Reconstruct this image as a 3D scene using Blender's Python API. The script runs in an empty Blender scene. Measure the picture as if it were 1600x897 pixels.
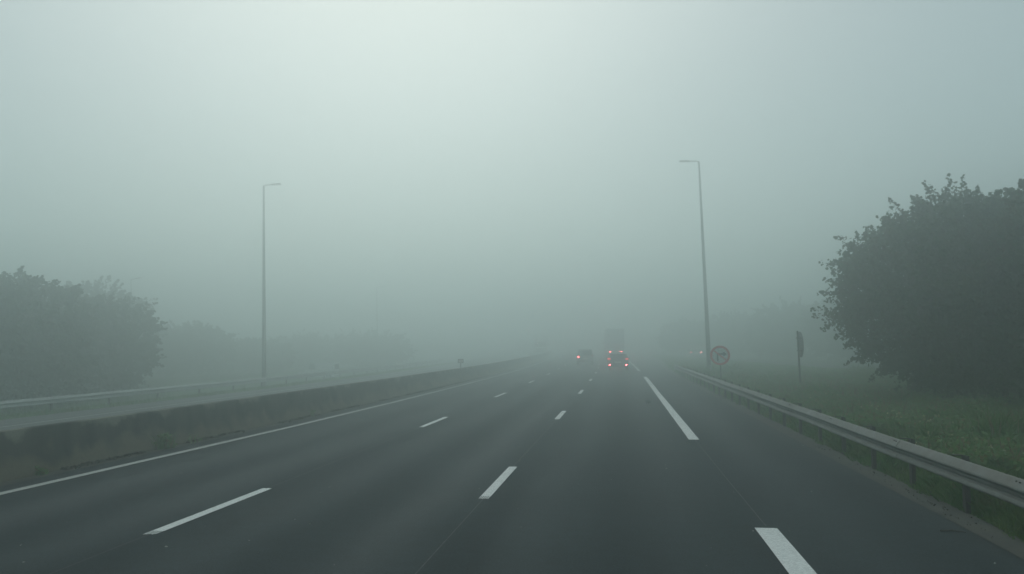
import bpy, bmesh, math, random
import numpy as np
from mathutils import Vector, Matrix

S = bpy.context.scene
COL = S.collection
R = math.radians
rng = random.Random(11)
nr = np.random.default_rng(5)

# ------------------------------------------------------------------ camera
EYE = 2.25
cd = bpy.data.cameras.new('camera')
cam = bpy.data.objects.new('camera', cd); COL.objects.link(cam)
cam.location = (0, 0, EYE)
cam.rotation_euler = (R(90 + 3.807), 0, R(7.437))
cd.sensor_width = 36.0
cd.lens = 36.0 * 1330.0 / 1600.0
cd.clip_start = 0.1
cd.clip_end = 3000
S.camera = cam

# ------------------------------------------------------------------ light
SUN_AZ = R(-16)      # a little left of the road direction (+Y)
SUN_EL = R(38)
world = bpy.data.worlds.new('World'); S.world = world
world.use_nodes = True
nt = world.node_tree; nt.nodes.clear()
W = nt.nodes.new; LK = nt.links.new
sky = W('ShaderNodeTexSky'); sky.sky_type = 'NISHITA'; sky.sun_disc = False
sky.sun_elevation = SUN_EL; sky.sun_rotation = SUN_AZ
sky.air_density = 1.0; sky.dust_density = 1.0
bgn = W('ShaderNodeBackground'); bgn.inputs[1].default_value = 0.05
tint = W('ShaderNodeVectorMath'); tint.operation = 'MULTIPLY'; tint.inputs[1].default_value = (.55, .59, .50)
LK(sky.outputs[0], tint.inputs[0]); LK(tint.outputs[0], bgn.inputs[0])
# the overcast layer above the fog: grey veil, brighter round the hidden sun
tc = W('ShaderNodeTexCoord')
dot = W('ShaderNodeVectorMath'); dot.operation = 'DOT_PRODUCT'
sdir = Vector((math.sin(SUN_AZ) * math.cos(SUN_EL), math.cos(SUN_AZ) * math.cos(SUN_EL), math.sin(SUN_EL)))
dot.inputs[1].default_value = sdir
LK(tc.outputs['Generated'], dot.inputs[0])
ramp = W('ShaderNodeValToRGB')
VEIL = [(0.0, (0.42, 0.52, 0.51)), (0.50, (0.50, 0.60, 0.59)), (0.72, (0.36, 0.44, 0.44)), (0.86, (0.42, 0.47, 0.46)),
        (1.0, (0.40, 0.415, 0.41))]
e = ramp.color_ramp.elements
e[0].position = VEIL[0][0]; e[0].color = (*VEIL[0][1], 1)
e[1].position = 1.0; e[1].color = (*VEIL[-1][1], 1)
for p, c in VEIL[1:-1]:
    q = e.new(p); q.color = (*c, 1)
ramp.color_ramp.interpolation = 'B_SPLINE'
LK(dot.outputs['Value'], ramp.inputs[0])
bgo = W('ShaderNodeBackground'); bgo.inputs[1].default_value = 0.77
LK(ramp.outputs[0], bgo.inputs[0])
add = W('ShaderNodeAddShader'); LK(bgn.outputs[0], add.inputs[0]); LK(bgo.outputs[0], add.inputs[1])
wo = W('ShaderNodeOutputWorld'); LK(add.outputs[0], wo.inputs[0])

sl = bpy.data.lights.new('sun', 'SUN'); sl.energy = 0.5; sl.angle = R(48); sl.color = (1.0, 0.98, 0.93)
sun = bpy.data.objects.new('sun', sl); COL.objects.link(sun)
sun.rotation_euler = (-sdir).to_track_quat('-Z', 'Y').to_euler()
sun.location = (0, 0, 60)

S.view_settings.view_transform = 'Standard'
S.view_settings.look = 'None'
S.view_settings.exposure = 0.0
S.view_settings.gamma = 1.0
S.cycles.volume_bounces = 6
S.cycles.max_bounces = 10
S.cycles.use_denoising = True
FOG = 0.0215
FOG_COLOR = (0.875, 0.955, 0.955, 1)
FOG_G = 0.86

# ------------------------------------------------------------------ helpers
def tag(o, label=None, cat=None, group=None, kind=None):
    if label: o['label'] = label
    if cat: o['category'] = cat
    if group: o['group'] = group
    if kind: o['kind'] = kind
    return o

def empty(name, loc=(0, 0, 0), rot=(0, 0, 0)):
    o = bpy.data.objects.new(name, None); COL.objects.link(o)
    o.location = loc; o.rotation_euler = rot; o.empty_display_size = .3
    return o

def build(name, bm, m, parent=None, smooth=False, bevel=0, seg=2):
    if bevel:
        bmesh.ops.bevel(bm, geom=[x for x in bm.edges if len(x.link_faces) == 2 and x.calc_face_angle(0) > .5], offset=bevel, segments=seg,
                        affect='EDGES', clamp_overlap=True)
    bmesh.ops.recalc_face_normals(bm, faces=bm.faces)
    me = bpy.data.meshes.new(name); bm.to_mesh(me); bm.free()
    if smooth:
        me.polygons.foreach_set('use_smooth', [True] * len(me.polygons))
    me.materials.append(m)
    o = bpy.data.objects.new(name, me); COL.objects.link(o)
    if parent: o.parent = parent
    return o

def raw(name, V, F, m, parent=None, smooth=False):
    """mesh from numpy verts and an (n, k) array of faces"""
    V = np.asarray(V, dtype=np.float32); F = np.asarray(F, dtype=np.int32)
    me = bpy.data.meshes.new(name)
    k = F.shape[1]
    me.vertices.add(len(V)); me.vertices.foreach_set('co', V.ravel())
    me.loops.add(F.size); me.loops.foreach_set('vertex_index', F.ravel())
    me.polygons.add(len(F)); me.polygons.foreach_set('loop_start', np.arange(0, F.size, k, dtype=np.int32))
    me.polygons.foreach_set('loop_total', np.full(len(F), k, dtype=np.int32))
    if smooth: me.polygons.foreach_set('use_smooth', np.ones(len(F), dtype=bool))
    me.update(calc_edges=True); me.validate()
    me.materials.append(m)
    o = bpy.data.objects.new(name, me); COL.objects.link(o)
    if parent: o.parent = parent
    return o

def bx(bm, c, s, rot=None):
    mat = Matrix.Translation(c)
    if rot is not None: mat = mat @ rot
    mat = mat @ Matrix.Diagonal((*s, 1))
    bmesh.ops.create_cube(bm, size=1, matrix=mat)
    return bm

def box(c, s, rot=None):
    return bx(bmesh.new(), c, s, rot)

def tube(bm, pts, rads, n=12, cap=True):
    pts = [Vector(p) for p in pts]
    rings = []
    for i, p in enumerate(pts):
        d = (pts[min(i + 1, len(pts) - 1)] - pts[max(i - 1, 0)]).normalized()
        a = Vector((0, 1, 0)) if abs(d.z) > .7 else Vector((0, 0, 1))
        u = d.cross(a).normalized(); v = d.cross(u).normalized()
        r = rads[i] if hasattr(rads, '__len__') else rads
        rings.append([bm.verts.new(p + u * r * math.cos(t) + v * r * math.sin(t))
                      for t in [2 * math.pi * k / n for k in range(n)]])
    for a, b in zip(rings, rings[1:]):
        for k in range(n):
            bm.faces.new((a[k], a[(k + 1) % n], b[(k + 1) % n], b[k]))
    if cap:
        bm.faces.new(rings[0]); bm.faces.new(rings[-1])
    return bm

def disc(bm, c, r, th, axis='Y', n=32):
    rot = {'Y': Matrix.Rotation(R(90), 4, 'X'), 'X': Matrix.Rotation(R(90), 4, 'Y'), 'Z': Matrix.Identity(4)}[axis]
    bmesh.ops.create_cone(bm, cap_ends=True, segments=n, radius1=r, radius2=r, depth=th,
                          matrix=Matrix.Translation(c) @ rot)
    return bm

def copy_tree(o, parent=None):
    c = o.copy(); COL.objects.link(c)
    if parent: c.parent = parent
    for ch in [x for x in bpy.data.objects if x.parent == o]:
        copy_tree(ch, c)
    return c

# ------------------------------------------------------------------ materials
def mat(name, col, rough=.7, metal=0, spec=.5, noise=None, bump=None, coat=0, island=None, stretch=None, emit=None, trans=0):
    """noise = (scale, second colour, contrast) ; bump = (scale, strength) ; island = list of colours picked per leaf"""
    m = bpy.data.materials.new(name); m.use_nodes = True
    t = m.node_tree; b = t.nodes['Principled BSDF']
    b.inputs['Base Color'].default_value = (*col, 1)
    b.inputs['Roughness'].default_value = rough
    b.inputs['Metallic'].default_value = metal
    b.inputs['Specular IOR Level'].default_value = spec
    b.inputs['Coat Weight'].default_value = coat
    co = t.nodes.new('ShaderNodeTexCoord')
    src = co.outputs['Object']
    if stretch:
        mp = t.nodes.new('ShaderNodeMapping'); mp.inputs['Scale'].default_value = stretch
        t.links.new(src, mp.inputs[0]); src = mp.outputs[0]
    last = None
    if island:
        gi = t.nodes.new('ShaderNodeNewGeometry')
        cr = t.nodes.new('ShaderNodeValToRGB')
        el = cr.color_ramp.elements
        el[0].color = (*island[0], 1); el[1].color = (*island[-1], 1)
        for i, c in enumerate(island[1:-1]):
            q = el.new((i + 1) / (len(island) - 1)); q.color = (*c, 1)
        t.links.new(gi.outputs['Random Per Island'], cr.inputs[0])
        last = cr.outputs[0]
    if noise:
        for nz in (noise if isinstance(noise, list) else [noise]):
            n = t.nodes.new('ShaderNodeTexNoise'); n.inputs['Scale'].default_value = nz[0]
            n.inputs['Detail'].default_value = 6
            t.links.new(src, n.inputs['Vector'])
            r = t.nodes.new('ShaderNodeMapRange'); w = nz[2]
            r.inputs['From Min'].default_value = .5 - w; r.inputs['From Max'].default_value = .5 + w
            t.links.new(n.outputs['Fac'], r.inputs['Value'])
            if len(nz) > 3: r.inputs['To Max'].default_value = nz[3]
            mx = t.nodes.new('ShaderNodeMix'); mx.data_type = 'RGBA'
            t.links.new(r.outputs[0], mx.inputs['Factor'])
            if last: t.links.new(last, mx.inputs['A'])
            else: mx.inputs['A'].default_value = (*col, 1)
            mx.inputs['B'].default_value = (*nz[1], 1)
            last = mx.outputs['Result']
    if last: t.links.new(last, b.inputs['Base Color'])
    if bump:
        n = t.nodes.new('ShaderNodeTexNoise'); n.inputs['Scale'].default_value = bump[0]; n.inputs['Detail'].default_value = 4
        t.links.new(co.outputs['Object'], n.inputs['Vector'])
        bp = t.nodes.new('ShaderNodeBump'); bp.inputs['Strength'].default_value = bump[1]; bp.inputs['Distance'].default_value = .02
        t.links.new(n.outputs['Fac'], bp.inputs['Height']); t.links.new(bp.outputs[0], b.inputs['Normal'])
    if emit:
        b.inputs['Emission Color'].default_value = (*emit[0], 1); b.inputs['Emission Strength'].default_value = emit[1]
    if trans:
        tr = t.nodes.new('ShaderNodeBsdfTranslucent')
        if last: t.links.new(last, tr.inputs[0])
        else: tr.inputs[0].default_value = (*col, 1)
        ms = t.nodes.new('ShaderNodeMixShader'); ms.inputs[0].default_value = trans
        t.links.new(b.outputs[0], ms.inputs[1]); t.links.new(tr.outputs[0], ms.inputs[2])
        t.links.new(ms.outputs[0], t.nodes['Material Output'].inputs['Surface'])
    return m

def asphalt(name, base):
    m = bpy.data.materials.new(name); m.use_nodes = True
    t = m.node_tree; b = t.nodes['Principled BSDF']; N = t.nodes.new; L = t.links.new
    co = N('ShaderNodeTexCoord')
    def noise(scale, det, stretch=None):
        n = N('ShaderNodeTexNoise'); n.inputs['Scale'].default_value = scale; n.inputs['Detail'].default_value = det
        if stretch:
            mp = N('ShaderNodeMapping'); mp.inputs['Scale'].default_value = stretch
            L(co.outputs['Object'], mp.inputs[0]); L(mp.outputs[0], n.inputs['Vector'])
        else: L(co.outputs['Object'], n.inputs['Vector'])
        return n.outputs['Fac']
    def mrange(v, a, b_, c, d):
        r = N('ShaderNodeMapRange'); L(v, r.inputs['Value'])
        for i, x in zip(('From Min', 'From Max', 'To Min', 'To Max'), (a, b_, c, d)): r.inputs[i].default_value = x
        return r.outputs[0]
    def mul(a, b_):
        k = N('ShaderNodeMath'); k.operation = 'MULTIPLY'; L(a, k.inputs[0]); L(b_, k.inputs[1]); return k.outputs[0]
    fine = mrange(noise(38, 4), .32, .68, .40, 1.60)
    mid = mrange(noise(5, 5), .3, .7, .82, 1.18)
    streak = mrange(noise(1.0, 3, (1.1, .012, 1)), .3, .7, .90, 1.10)    # polished wheel tracks run along the lanes
    blotch = mrange(noise(.35, 5), .3, .7, .88, 1.12)
    sp = N('ShaderNodeSeparateXYZ'); L(co.outputs['Object'], sp.inputs[0])
    wob = mrange(noise(.25, 2), .3, .7, -.12, .12)
    ax = N('ShaderNodeMath'); ax.operation = 'ADD'; L(sp.outputs[0], ax.inputs[0]); L(wob, ax.inputs[1])
    mm = N('ShaderNodeMath'); mm.operation = 'MULTIPLY_ADD'; L(ax.outputs[0], mm.inputs[0]); mm.inputs[1].default_value = 2 * math.pi / 1.75; mm.inputs[2].default_value = -.75 * 2 * math.pi / 1.75
    cs = N('ShaderNodeMath'); cs.operation = 'COSINE'; L(mm.outputs[0], cs.inputs[0])
    track = mrange(cs.outputs[0], -1, 1, .91, 1.09)
    stain = mrange(noise(.9, 6, (1, .35, 1)), .55, .75, 1.0, .72)
    v = mul(mul(mul(fine, mid), mul(streak, blotch)), mul(track, stain))
    vm = N('ShaderNodeVectorMath'); vm.operation = 'SCALE'; vm.inputs[0].default_value = base
    L(v, vm.inputs['Scale']); L(vm.outputs[0], b.inputs['Base Color'])
    lanes = mrange(noise(.30, 3, (1, .10, 1)), .35, .65, .25, 1.0)       # some lanes are polished more than others
    tk = N('ShaderNodeMath'); tk.operation = 'MULTIPLY'; L(mrange(cs.outputs[0], -1, 1, 0, 1), tk.inputs[0]); L(lanes, tk.inputs[1])
    ro = mrange(tk.outputs[0], 0, 1, .92, .76); L(ro, b.inputs['Roughness'])
    b.inputs['Specular IOR Level'].default_value = .30
    bp = N('ShaderNodeBump'); bp.inputs['Strength'].default_value = .35; bp.inputs['Distance'].default_value = .01
    L(noise(120, 3), bp.inputs['Height']); L(bp.outputs[0], b.inputs['Normal'])
    return m

def barrier_concrete(name):
    """old slip-formed concrete: dark algae from the top, water streaks, pale dust splashed up from the road"""
    m = bpy.data.materials.new(name); m.use_nodes = True
    t = m.node_tree; b = t.nodes['Principled BSDF']; N = t.nodes.new; L = t.links.new
    co = N('ShaderNodeTexCoord'); sp = N('ShaderNodeSeparateXYZ'); L(co.outputs['Object'], sp.inputs[0])
    def noise(scale, det, st):
        mp = N('ShaderNodeMapping'); mp.inputs['Scale'].default_value = st; L(co.outputs['Object'], mp.inputs[0])
        n = N('ShaderNodeTexNoise'); n.inputs['Scale'].default_value = scale; n.inputs['Detail'].default_value = det
        L(mp.outputs[0], n.inputs['Vector']); return n.outputs['Fac']
    def mr(v, a, b_, c, d):
        r = N('ShaderNodeMapRange'); L(v, r.inputs['Value'])
        for i, x in zip(('From Min', 'From Max', 'To Min', 'To Max'), (a, b_, c, d)): r.inputs[i].default_value = x
        return r.outputs[0]
    def mix(f, a, c):
        x = N('ShaderNodeMix'); x.data_type = 'RGBA'; L(f, x.inputs['Factor'])
        if isinstance(a, tuple): x.inputs['A'].default_value = (*a, 1)
        else: L(a, x.inputs['A'])
        x.inputs['B'].default_value = (*c, 1); return x.outputs['Result']
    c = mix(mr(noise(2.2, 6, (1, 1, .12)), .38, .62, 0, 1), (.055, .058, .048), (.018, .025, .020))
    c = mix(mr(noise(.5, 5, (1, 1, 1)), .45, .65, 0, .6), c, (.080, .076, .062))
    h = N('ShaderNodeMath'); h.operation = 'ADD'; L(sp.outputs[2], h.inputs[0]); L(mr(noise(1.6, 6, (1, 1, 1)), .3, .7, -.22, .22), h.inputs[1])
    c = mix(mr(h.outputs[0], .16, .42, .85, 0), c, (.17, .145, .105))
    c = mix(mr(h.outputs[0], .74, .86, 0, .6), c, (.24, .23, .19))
    c = mix(mr(noise(22, 4, (1, 1, 1)), .55, .75, 0, .5), c, (.03, .03, .026))
    L(c, b.inputs['Base Color']); b.inputs['Roughness'].default_value = .92; b.inputs['Specular IOR Level'].default_value = .25
    bp = N('ShaderNodeBump'); bp.inputs['Strength'].default_value = .6; bp.inputs['Distance'].default_value = .02
    L(noise(18, 6, (1, 1, 1)), bp.inputs['Height']); L(bp.outputs[0], b.inputs['Normal'])
    return m

M = dict(
    asphalt=asphalt('asphalt', (.020, .031, .034)),
    asphalt_old=asphalt('asphalt_old', (.060, .063, .063)),
    dusty=mat('dusty_concrete', (.070, .066, .052), .9, noise=[(2.2, (.034, .038, .036), .14), (25, (.085, .078, .062), .3, .6)], bump=(40, .5)),
    paint=mat('road_paint', (.86, .87, .85), .6, noise=[(40, (.55, .56, .55), .2, .55), (5, (.70, .71, .70), .25, .6), (22, (.22, .23, .23), .09, .22)], bump=(80, .3)),
    paint_worn=mat('worn_road_paint', (.50, .51, .48), .7, noise=[(30, (.30, .31, .30), .2, .7), (2.5, (.38, .39, .37), .2, .7)], bump=(80, .3)),
    seam=mat('seam_light', (.12, .125, .12), .8, noise=(8, (.045, .047, .048), .15)),
    seam_dark=mat('seam_dark', (.028, .029, .03), .8, noise=(6, (.05, .052, .053), .2)),
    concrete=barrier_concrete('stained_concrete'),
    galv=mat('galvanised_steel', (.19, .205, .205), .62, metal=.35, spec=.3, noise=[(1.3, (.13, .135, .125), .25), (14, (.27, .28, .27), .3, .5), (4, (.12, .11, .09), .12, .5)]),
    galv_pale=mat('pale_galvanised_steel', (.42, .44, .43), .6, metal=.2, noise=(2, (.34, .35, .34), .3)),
    galv_dull=mat('dull_steel', (.07, .07, .062), .7, metal=.2, noise=(5, (.05, .038, .028), .3)),
    bolt=mat('bolt', (.05, .045, .04), .6, metal=.5),
    lamp_pole=mat('lamp_concrete', (.20, .205, .195), .8, noise=(3, (.15, .15, .14), .3)),
    soil=mat('soil_grass', (.05, .12, .03), .95, spec=.12, noise=[(.8, (.07, .065, .035), .25), (12, (.03, .045, .018), .3, .7)], bump=(8, .6)),
    grass=mat('grass_blades', (.06, .1, .03), .65, spec=.12, island=[(.075, .215, .035), (.120, .290, .055), (.095, .250, .045), (.190, .270, .085), (.080, .220, .038)],
              noise=[(.45, (.190, .150, .070), .12, .6), (1.7, (.045, .150, .026), .14, .7)], trans=.45),
    weed=mat('weed_leaves', (.09, .14, .05), .7, spec=.12, island=[(.09, .21, .05), (.17, .26, .09), (.13, .24, .10), (.24, .17, .08)], trans=.35),
    dry=mat('dry_stalks', (.2, .13, .07), .9, island=[(.22, .15, .08), (.14, .09, .05), (.26, .20, .11)], trans=.2),
    litter=mat('leaf_litter', (.05, .04, .025), .9, island=[(.03, .03, .02), (.07, .05, .03), (.04, .045, .02)]),
    flower=mat('flower', (.55, .55, .38), .8, island=[(.6, .6, .5), (.55, .5, .2), (.5, .5, .42)]),
    stone=mat('stone_chip', (.28, .28, .26), .8, island=[(.15, .15, .14), (.35, .35, .32)]),
    leaf=mat('maple_leaf', (.045, .07, .025), .6, spec=.12, island=[(.024, .062, .016), (.045, .095, .024), (.034, .078, .019), (.060, .105, .030), (.028, .068, .018)],
             noise=[(.35, (.100, .060, .030), .08, .65), (1.3, (.055, .120, .03), .1, .4)], trans=.25),
    leaf_far=mat('far_leaf', (.045, .065, .028), .7, spec=.12, island=[(.026, .060, .020), (.050, .085, .028), (.038, .070, .022)],
                 noise=(.25, (.080, .060, .036), .12, .5), trans=.25),
    bark=mat('bark', (.09, .075, .06), .95, noise=(6, (.04, .035, .03), .3), bump=(20, .8)),
    sign_red=mat('sign_red', (.62, .016, .024), .45, noise=(3, (.54, .016, .022), .3)),
    sign_white=mat('sign_white', (.66, .67, .66), .45, noise=(3, (.58, .59, .57), .3)),
    sign_face=mat('sign_face', (.60, .61, .60), .5, noise=(3, (.52, .53, .52), .3)),
    sign_black=mat('sign_black', (.015, .015, .016), .5, noise=(5, (.02, .02, .02), .3)),
    sign_back=mat('sign_back', (.16, .165, .165), .55, metal=.3, noise=(4, (.10, .10, .10), .3)),
    rubber=mat('rubber', (.018, .018, .018), .85, noise=(10, (.03, .03, .028), .3)),
    rim=mat('rim', (.35, .35, .36), .4, metal=.8, noise=(6, (.25, .25, .25), .3)),
    glass=mat('car_glass', (.02, .025, .028), .08, spec=.6, noise=(2, (.03, .035, .035), .3)),
    pale_glass=mat('pale_glass', (.30, .33, .34), .5, noise=(2, (.25, .28, .29), .3)),  # plain pale colour keeps the van's windows from showing as dark dots
    paint_dark=mat('dark_paint', (.10, .08, .085), .3, coat=.6, noise=(2, (.07, .06, .06), .3)),
    paint_grey=mat('grey_paint', (.30, .28, .28), .3, coat=.6, noise=(2, (.11, .1, .1), .3)),
    paint_silver=mat('silver_paint', (.55, .57, .57), .3, metal=.2, coat=.6, noise=(2, (.48, .5, .5), .3)),
    paint_white=mat('white_paint', (.74, .76, .76), .35, coat=.4, noise=(1.5, (.62, .64, .63), .3)),
    trailer=mat('trailer_skin', (.28, .31, .36), .5, noise=(1, (.24, .27, .31), .3)),
    trailer_white=mat('white_trailer_skin', (.66, .68, .68), .5, noise=(1, (.55, .57, .56), .3)),
    plastic=mat('black_plastic', (.025, .025, .026), .6, noise=(6, (.035, .035, .035), .3)),
    plate=mat('plate', (.6, .6, .56), .5, noise=(12, (.5, .5, .46), .3)),
    lens_red=mat('red_lens', (.35, .02, .02), .3, noise=(9, (.28, .015, .015), .3)),
    lit_red=mat('lit_red', (.5, .02, .02), .3, emit=((1, .05, .04), 2.0)),
    fog_red=mat('lit_fog_lamp', (.6, .03, .03), .3, emit=((1, .08, .09), 120.0)),
    lit_truck=mat('lit_truck_lamp', (.6, .03, .03), .3, emit=((1, .16, .16), 28.0)),
    lit_far=mat('lit_far_lamp', (.6, .1, .1), .3, emit=((1, .35, .35), 11.0)),
    lit_white=mat('lit_white_lamp', (.8, .8, .8), .3, emit=((1, .98, .92), 220.0)),
)

# ------------------------------------------------------------------ where things run
def path(*pts):
    a = np.array(pts, float)
    return lambda y: np.interp(y, a[:, 1], a[:, 0])

P_BAR = path((-10.6, -20), (-10.45, 4), (-10.28, 12.5), (-10.15, 17), (-9.92, 25), (-9.72, 36), (-9.6, 50), (-9.66, 60), (-9.90, 72),
             (-10.35, 87), (-11.2, 110), (-12.4, 137), (-14.4, 170), (-19, 230), (-31, 340), (-60, 520))
P_LEFT = path((-9.65, -20), (-9.40, 4), (-9.27, 11.8), (-9.13, 16), (-8.93, 22), (-8.78, 31), (-8.70, 42), (-8.70, 55), (-8.86, 70),
              (-9.30, 87), (-10.1, 110), (-11.3, 137), (-13.3, 170), (-18, 230), (-30, 340), (-59, 520))
P_L = path((-5.62, -20), (-5.57, 9), (-5.50, 13), (-5.42, 22), (-5.36, 35), (-5.36, 45), (-5.42, 55), (-5.6, 70), (-5.95, 87), (-6.75, 110),
           (-7.9, 137), (-10, 170), (-15, 230), (-27, 340), (-56, 520))
P_M = path((-2.05, -20), (-2.03, 12), (-1.98, 25), (-1.98, 40), (-2.03, 55), (-2.15, 70), (-2.45, 87), (-3.2, 110),
           (-4.3, 137), (-6.4, 170), (-11.4, 230), (-23.4, 340), (-52, 520))
P_R = path((1.74, -20), (1.72, 9), (1.66, 15), (1.62, 21), (1.52, 40), (1.44, 58), (1.26, 72), (1.05, 90), (.70, 110), (.1, 137),
           (-1.9, 170), (-6.9, 230), (-18.9, 340), (-48, 520))
P_EDGE = path((4.62, -20), (4.53, 10.6), (4.43, 18), (4.33, 27.5), (4.18, 45), (4.0, 62), (4.1, 80), (4.6, 100), (5.2, 125), (4.9, 150), (3.4, 180),
              (-2, 230), (-14, 340), (-44, 520))
P_RAIL = path((4.50, -2), (4.37, 10.2), (4.28, 14.3), (4.2, 21), (4.0, 33.4), (3.66, 61.8), (3.5, 70))
P_OPP_LINE = path((-21.2, -20), (-20.7, 20), (-20.3, 38), (-20.1, 46), (-19.8, 56), (-19.7, 75), (-20.3, 95), (-22, 130), (-30, 230), (-70, 520))
P_OPP_EDGE = path((-24.6, -20), (-24.2, 20), (-23.7, 38), (-23.2, 46), (-22.8, 56), (-22.6, 75), (-23.2, 95), (-25, 130), (-33, 230), (-73, 520))
P_LRAIL = path((-26.7, -5), (-26.35, 20), (-25.95, 33), (-25.35, 42), (-24.7, 50), (-24.35, 60), (-24.4, 80), (-25.0, 97), (-27, 130), (-31, 180))

def gz(x, y):
    """height of the finished ground"""
    x = np.asarray(x, float); b = P_BAR(y); oe = P_OPP_EDGE(y)
    zr = np.where(x > b, 0.0, -.05 * (b - x))
    ze = -.05 * (b - oe)
    d = oe - x
    zv = ze - np.clip(d, 0, 12) * .135
    zv = np.maximum(zv, -1.7)
    return np.where(x < oe, zv, zr)

YS = np.concatenate([np.arange(-20, 80, 1.0), np.arange(80, 200, 4.0), np.arange(200, 521, 16.0)])

def strip(name, pa, pb, dz, m, ys=YS, label=None, nx=1):
    """a sheet between two paths"""
    V = []; F = []
    for i, y in enumerate(ys):
        a, b = float(pa(y)), float(pb(y))
        for k in range(nx + 1):
            x = a + (b - a) * k / nx
            V.append((x, y, float(gz(x, y)) + dz))
    n = nx + 1
    for i in range(len(ys) - 1):
        for k in range(nx):
            F.append((i * n + k, i * n + k + 1, (i + 1) * n + k + 1, (i + 1) * n + k))
    return raw(name, V, F, m)

off = lambda p, d: (lambda y: p(y) + d)

# ------------------------------------------------------------------ the setting
gx = np.concatenate([np.arange(-280, -60, 20.), np.arange(-60, -26, 2.), np.arange(-26, 4, 1.), [4.1, 4.3, 4.5, 4.7, 5.0],
                     np.arange(5.5, 30, .5), np.arange(30, 60, 2), np.arange(60, 281, 20.)])
gy = np.concatenate([np.arange(-60, 0, 6.), np.arange(0, 60, .5), np.arange(60, 200, 4.), np.arange(200, 521, 20.)])
GX, GY = np.meshgrid(gx, gy)
RAMP_A = path((40, -20), (33, 20), (27, 40), (21.6, 55), (18.3, 68.4), (16.0, 80), (14.3, 94), (12.6, 112), (10.9, 132), (8.6, 160), (6.4, 190), (0, 240), (-13, 340), (-43, 520))
RAMP_B = path((46, -20), (39, 20), (33, 40), (28, 55), (24.6, 68.4), (22.4, 80), (20.6, 94), (18.6, 112), (16.4, 132), (13.6, 160), (11, 190), (4, 240), (-9, 340), (-39, 520))
def verge_bump(x, y):
    d = x - P_EDGE(y)
    ins = np.clip(d / 1.2, 0, 1)
    rr = np.clip((RAMP_A(y) - x) / 1.5, 0, 1)
    b = .05 * np.sin(x * 1.1 + .4 * y) * np.cos(.7 * y - x * .5) + .03 * np.sin(2.3 * x + 1.7 * y)
    return (.06 + b) * ins * rr
GZ = gz(GX, GY) - .06
GZ = np.where(GX > P_EDGE(GY) + .02, gz(GX, GY) - .01 + verge_bump(GX, GY) - .012, GZ)
leftm = GX < P_OPP_EDGE(GY) - .05
GZ = np.where(leftm, gz(GX, GY) - .01, GZ)
nx_ = len(gx)
idx = np.arange(GX.size).reshape(GX.shape)
F = np.stack([idx[:-1, :-1], idx[:-1, 1:], idx[1:, 1:], idx[1:, :-1]], -1).reshape(-1, 4)
g = raw('ground', np.stack([GX, GY, GZ], -1).reshape(-1, 3), F, M['soil'], smooth=True); tag(g, kind='structure')

road = strip('motorway', off(P_BAR, -.25), off(P_EDGE, -.02), 0, M['asphalt'], nx=8); tag(road, kind='structure')
opp = strip('opposite_carriageway', P_OPP_EDGE, off(P_BAR, -.27), .004, M['asphalt_old'], nx=6); tag(opp, kind='structure')
shoulder = strip('dusty_road_edge', off(P_EDGE, -.42), P_EDGE, .008, M['dusty'], nx=2); tag(shoulder, kind='structure')
gutter = strip('barrier_gutter', off(P_BAR, .27), off(P_BAR, .52), .006, M['dusty']); tag(gutter, kind='structure')
ramp_road = strip('slip_road', RAMP_A, RAMP_B, .055, M['asphalt_old'], nx=3); tag(ramp_road, kind='structure')

# painted markings
tag(strip('road_marking', off(P_LEFT, -.085), off(P_LEFT, .085), .009, M['paint_worn']), kind='structure')
tag(strip('road_marking', off(P_OPP_LINE, -.09), off(P_OPP_LINE, .09), .013, M['paint_worn']), kind='structure')
tag(strip('road_marking', off(RAMP_A, .35), off(RAMP_A, .50), .062, M['paint']), kind='structure')

def dash(p, y0, y1, w, teeth=False, z=.009):
    ys = np.linspace(y0, y1, max(2, int((y1 - y0) / 1.0) + 1))
    V = []; Fq = []
    def q(ya, yb, xa, xb):
        n = len(V)
        V.extend([(p(ya) + xa, ya, z), (p(ya) + xb, ya, z), (p(yb) + xb, yb, z), (p(yb) + xa, yb, z)])
        Fq.append((n, n + 1, n + 2, n + 3))
    for a, b in zip(ys, ys[1:]): q(a, b, -w / 2, w / 2)
    if teeth:      # ribbed thermoplastic: the nearer end is combed into narrow strips
        nt_ = 6
        for k in range(nt_):
            xa = -w / 2 + w * k / nt_ + .003
            q(y0 - .16 - .06 * rng.random(), y0 - .002, xa, xa + w / nt_ * .58)
    o = raw('road_marking', V, Fq, M['paint']); tag(o, kind='structure')
for k in range(9):
    y = 12.55 + 13.05 * k
    dash(P_M, y, y + 3.05, .152, teeth=k < 3)
for k in range(9):
    y = 9.75 + 13.0 * k
    dash(P_L, y, y + 3.05, .152, teeth=k < 3)
dash(P_M, -.5, 2.5, .165); dash(P_L, -3.2, -.2, .165)
dash(P_R, -18, 10.86, .27); dash(P_R, 20.5, 58.6, .24); dash(P_R, 71, 110, .24); dash(P_R, 122, 160, .24)
for k in range(14):                        # dashes on the far carriageway
    y = 5 + 13 * k
    for o_ in (3.5, 7.0):
        ys = (y, y + 3); V = []
        for yy in ys:
            x = P_OPP_LINE(yy) + o_
            V += [(x - .075, yy, float(gz(x - .075, yy)) + .012), (x + .075, yy, float(gz(x + .075, yy)) + .012)]
        tag(raw('road_marking', V, [(0, 1, 3, 2)], M['paint']), kind='structure')
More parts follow.
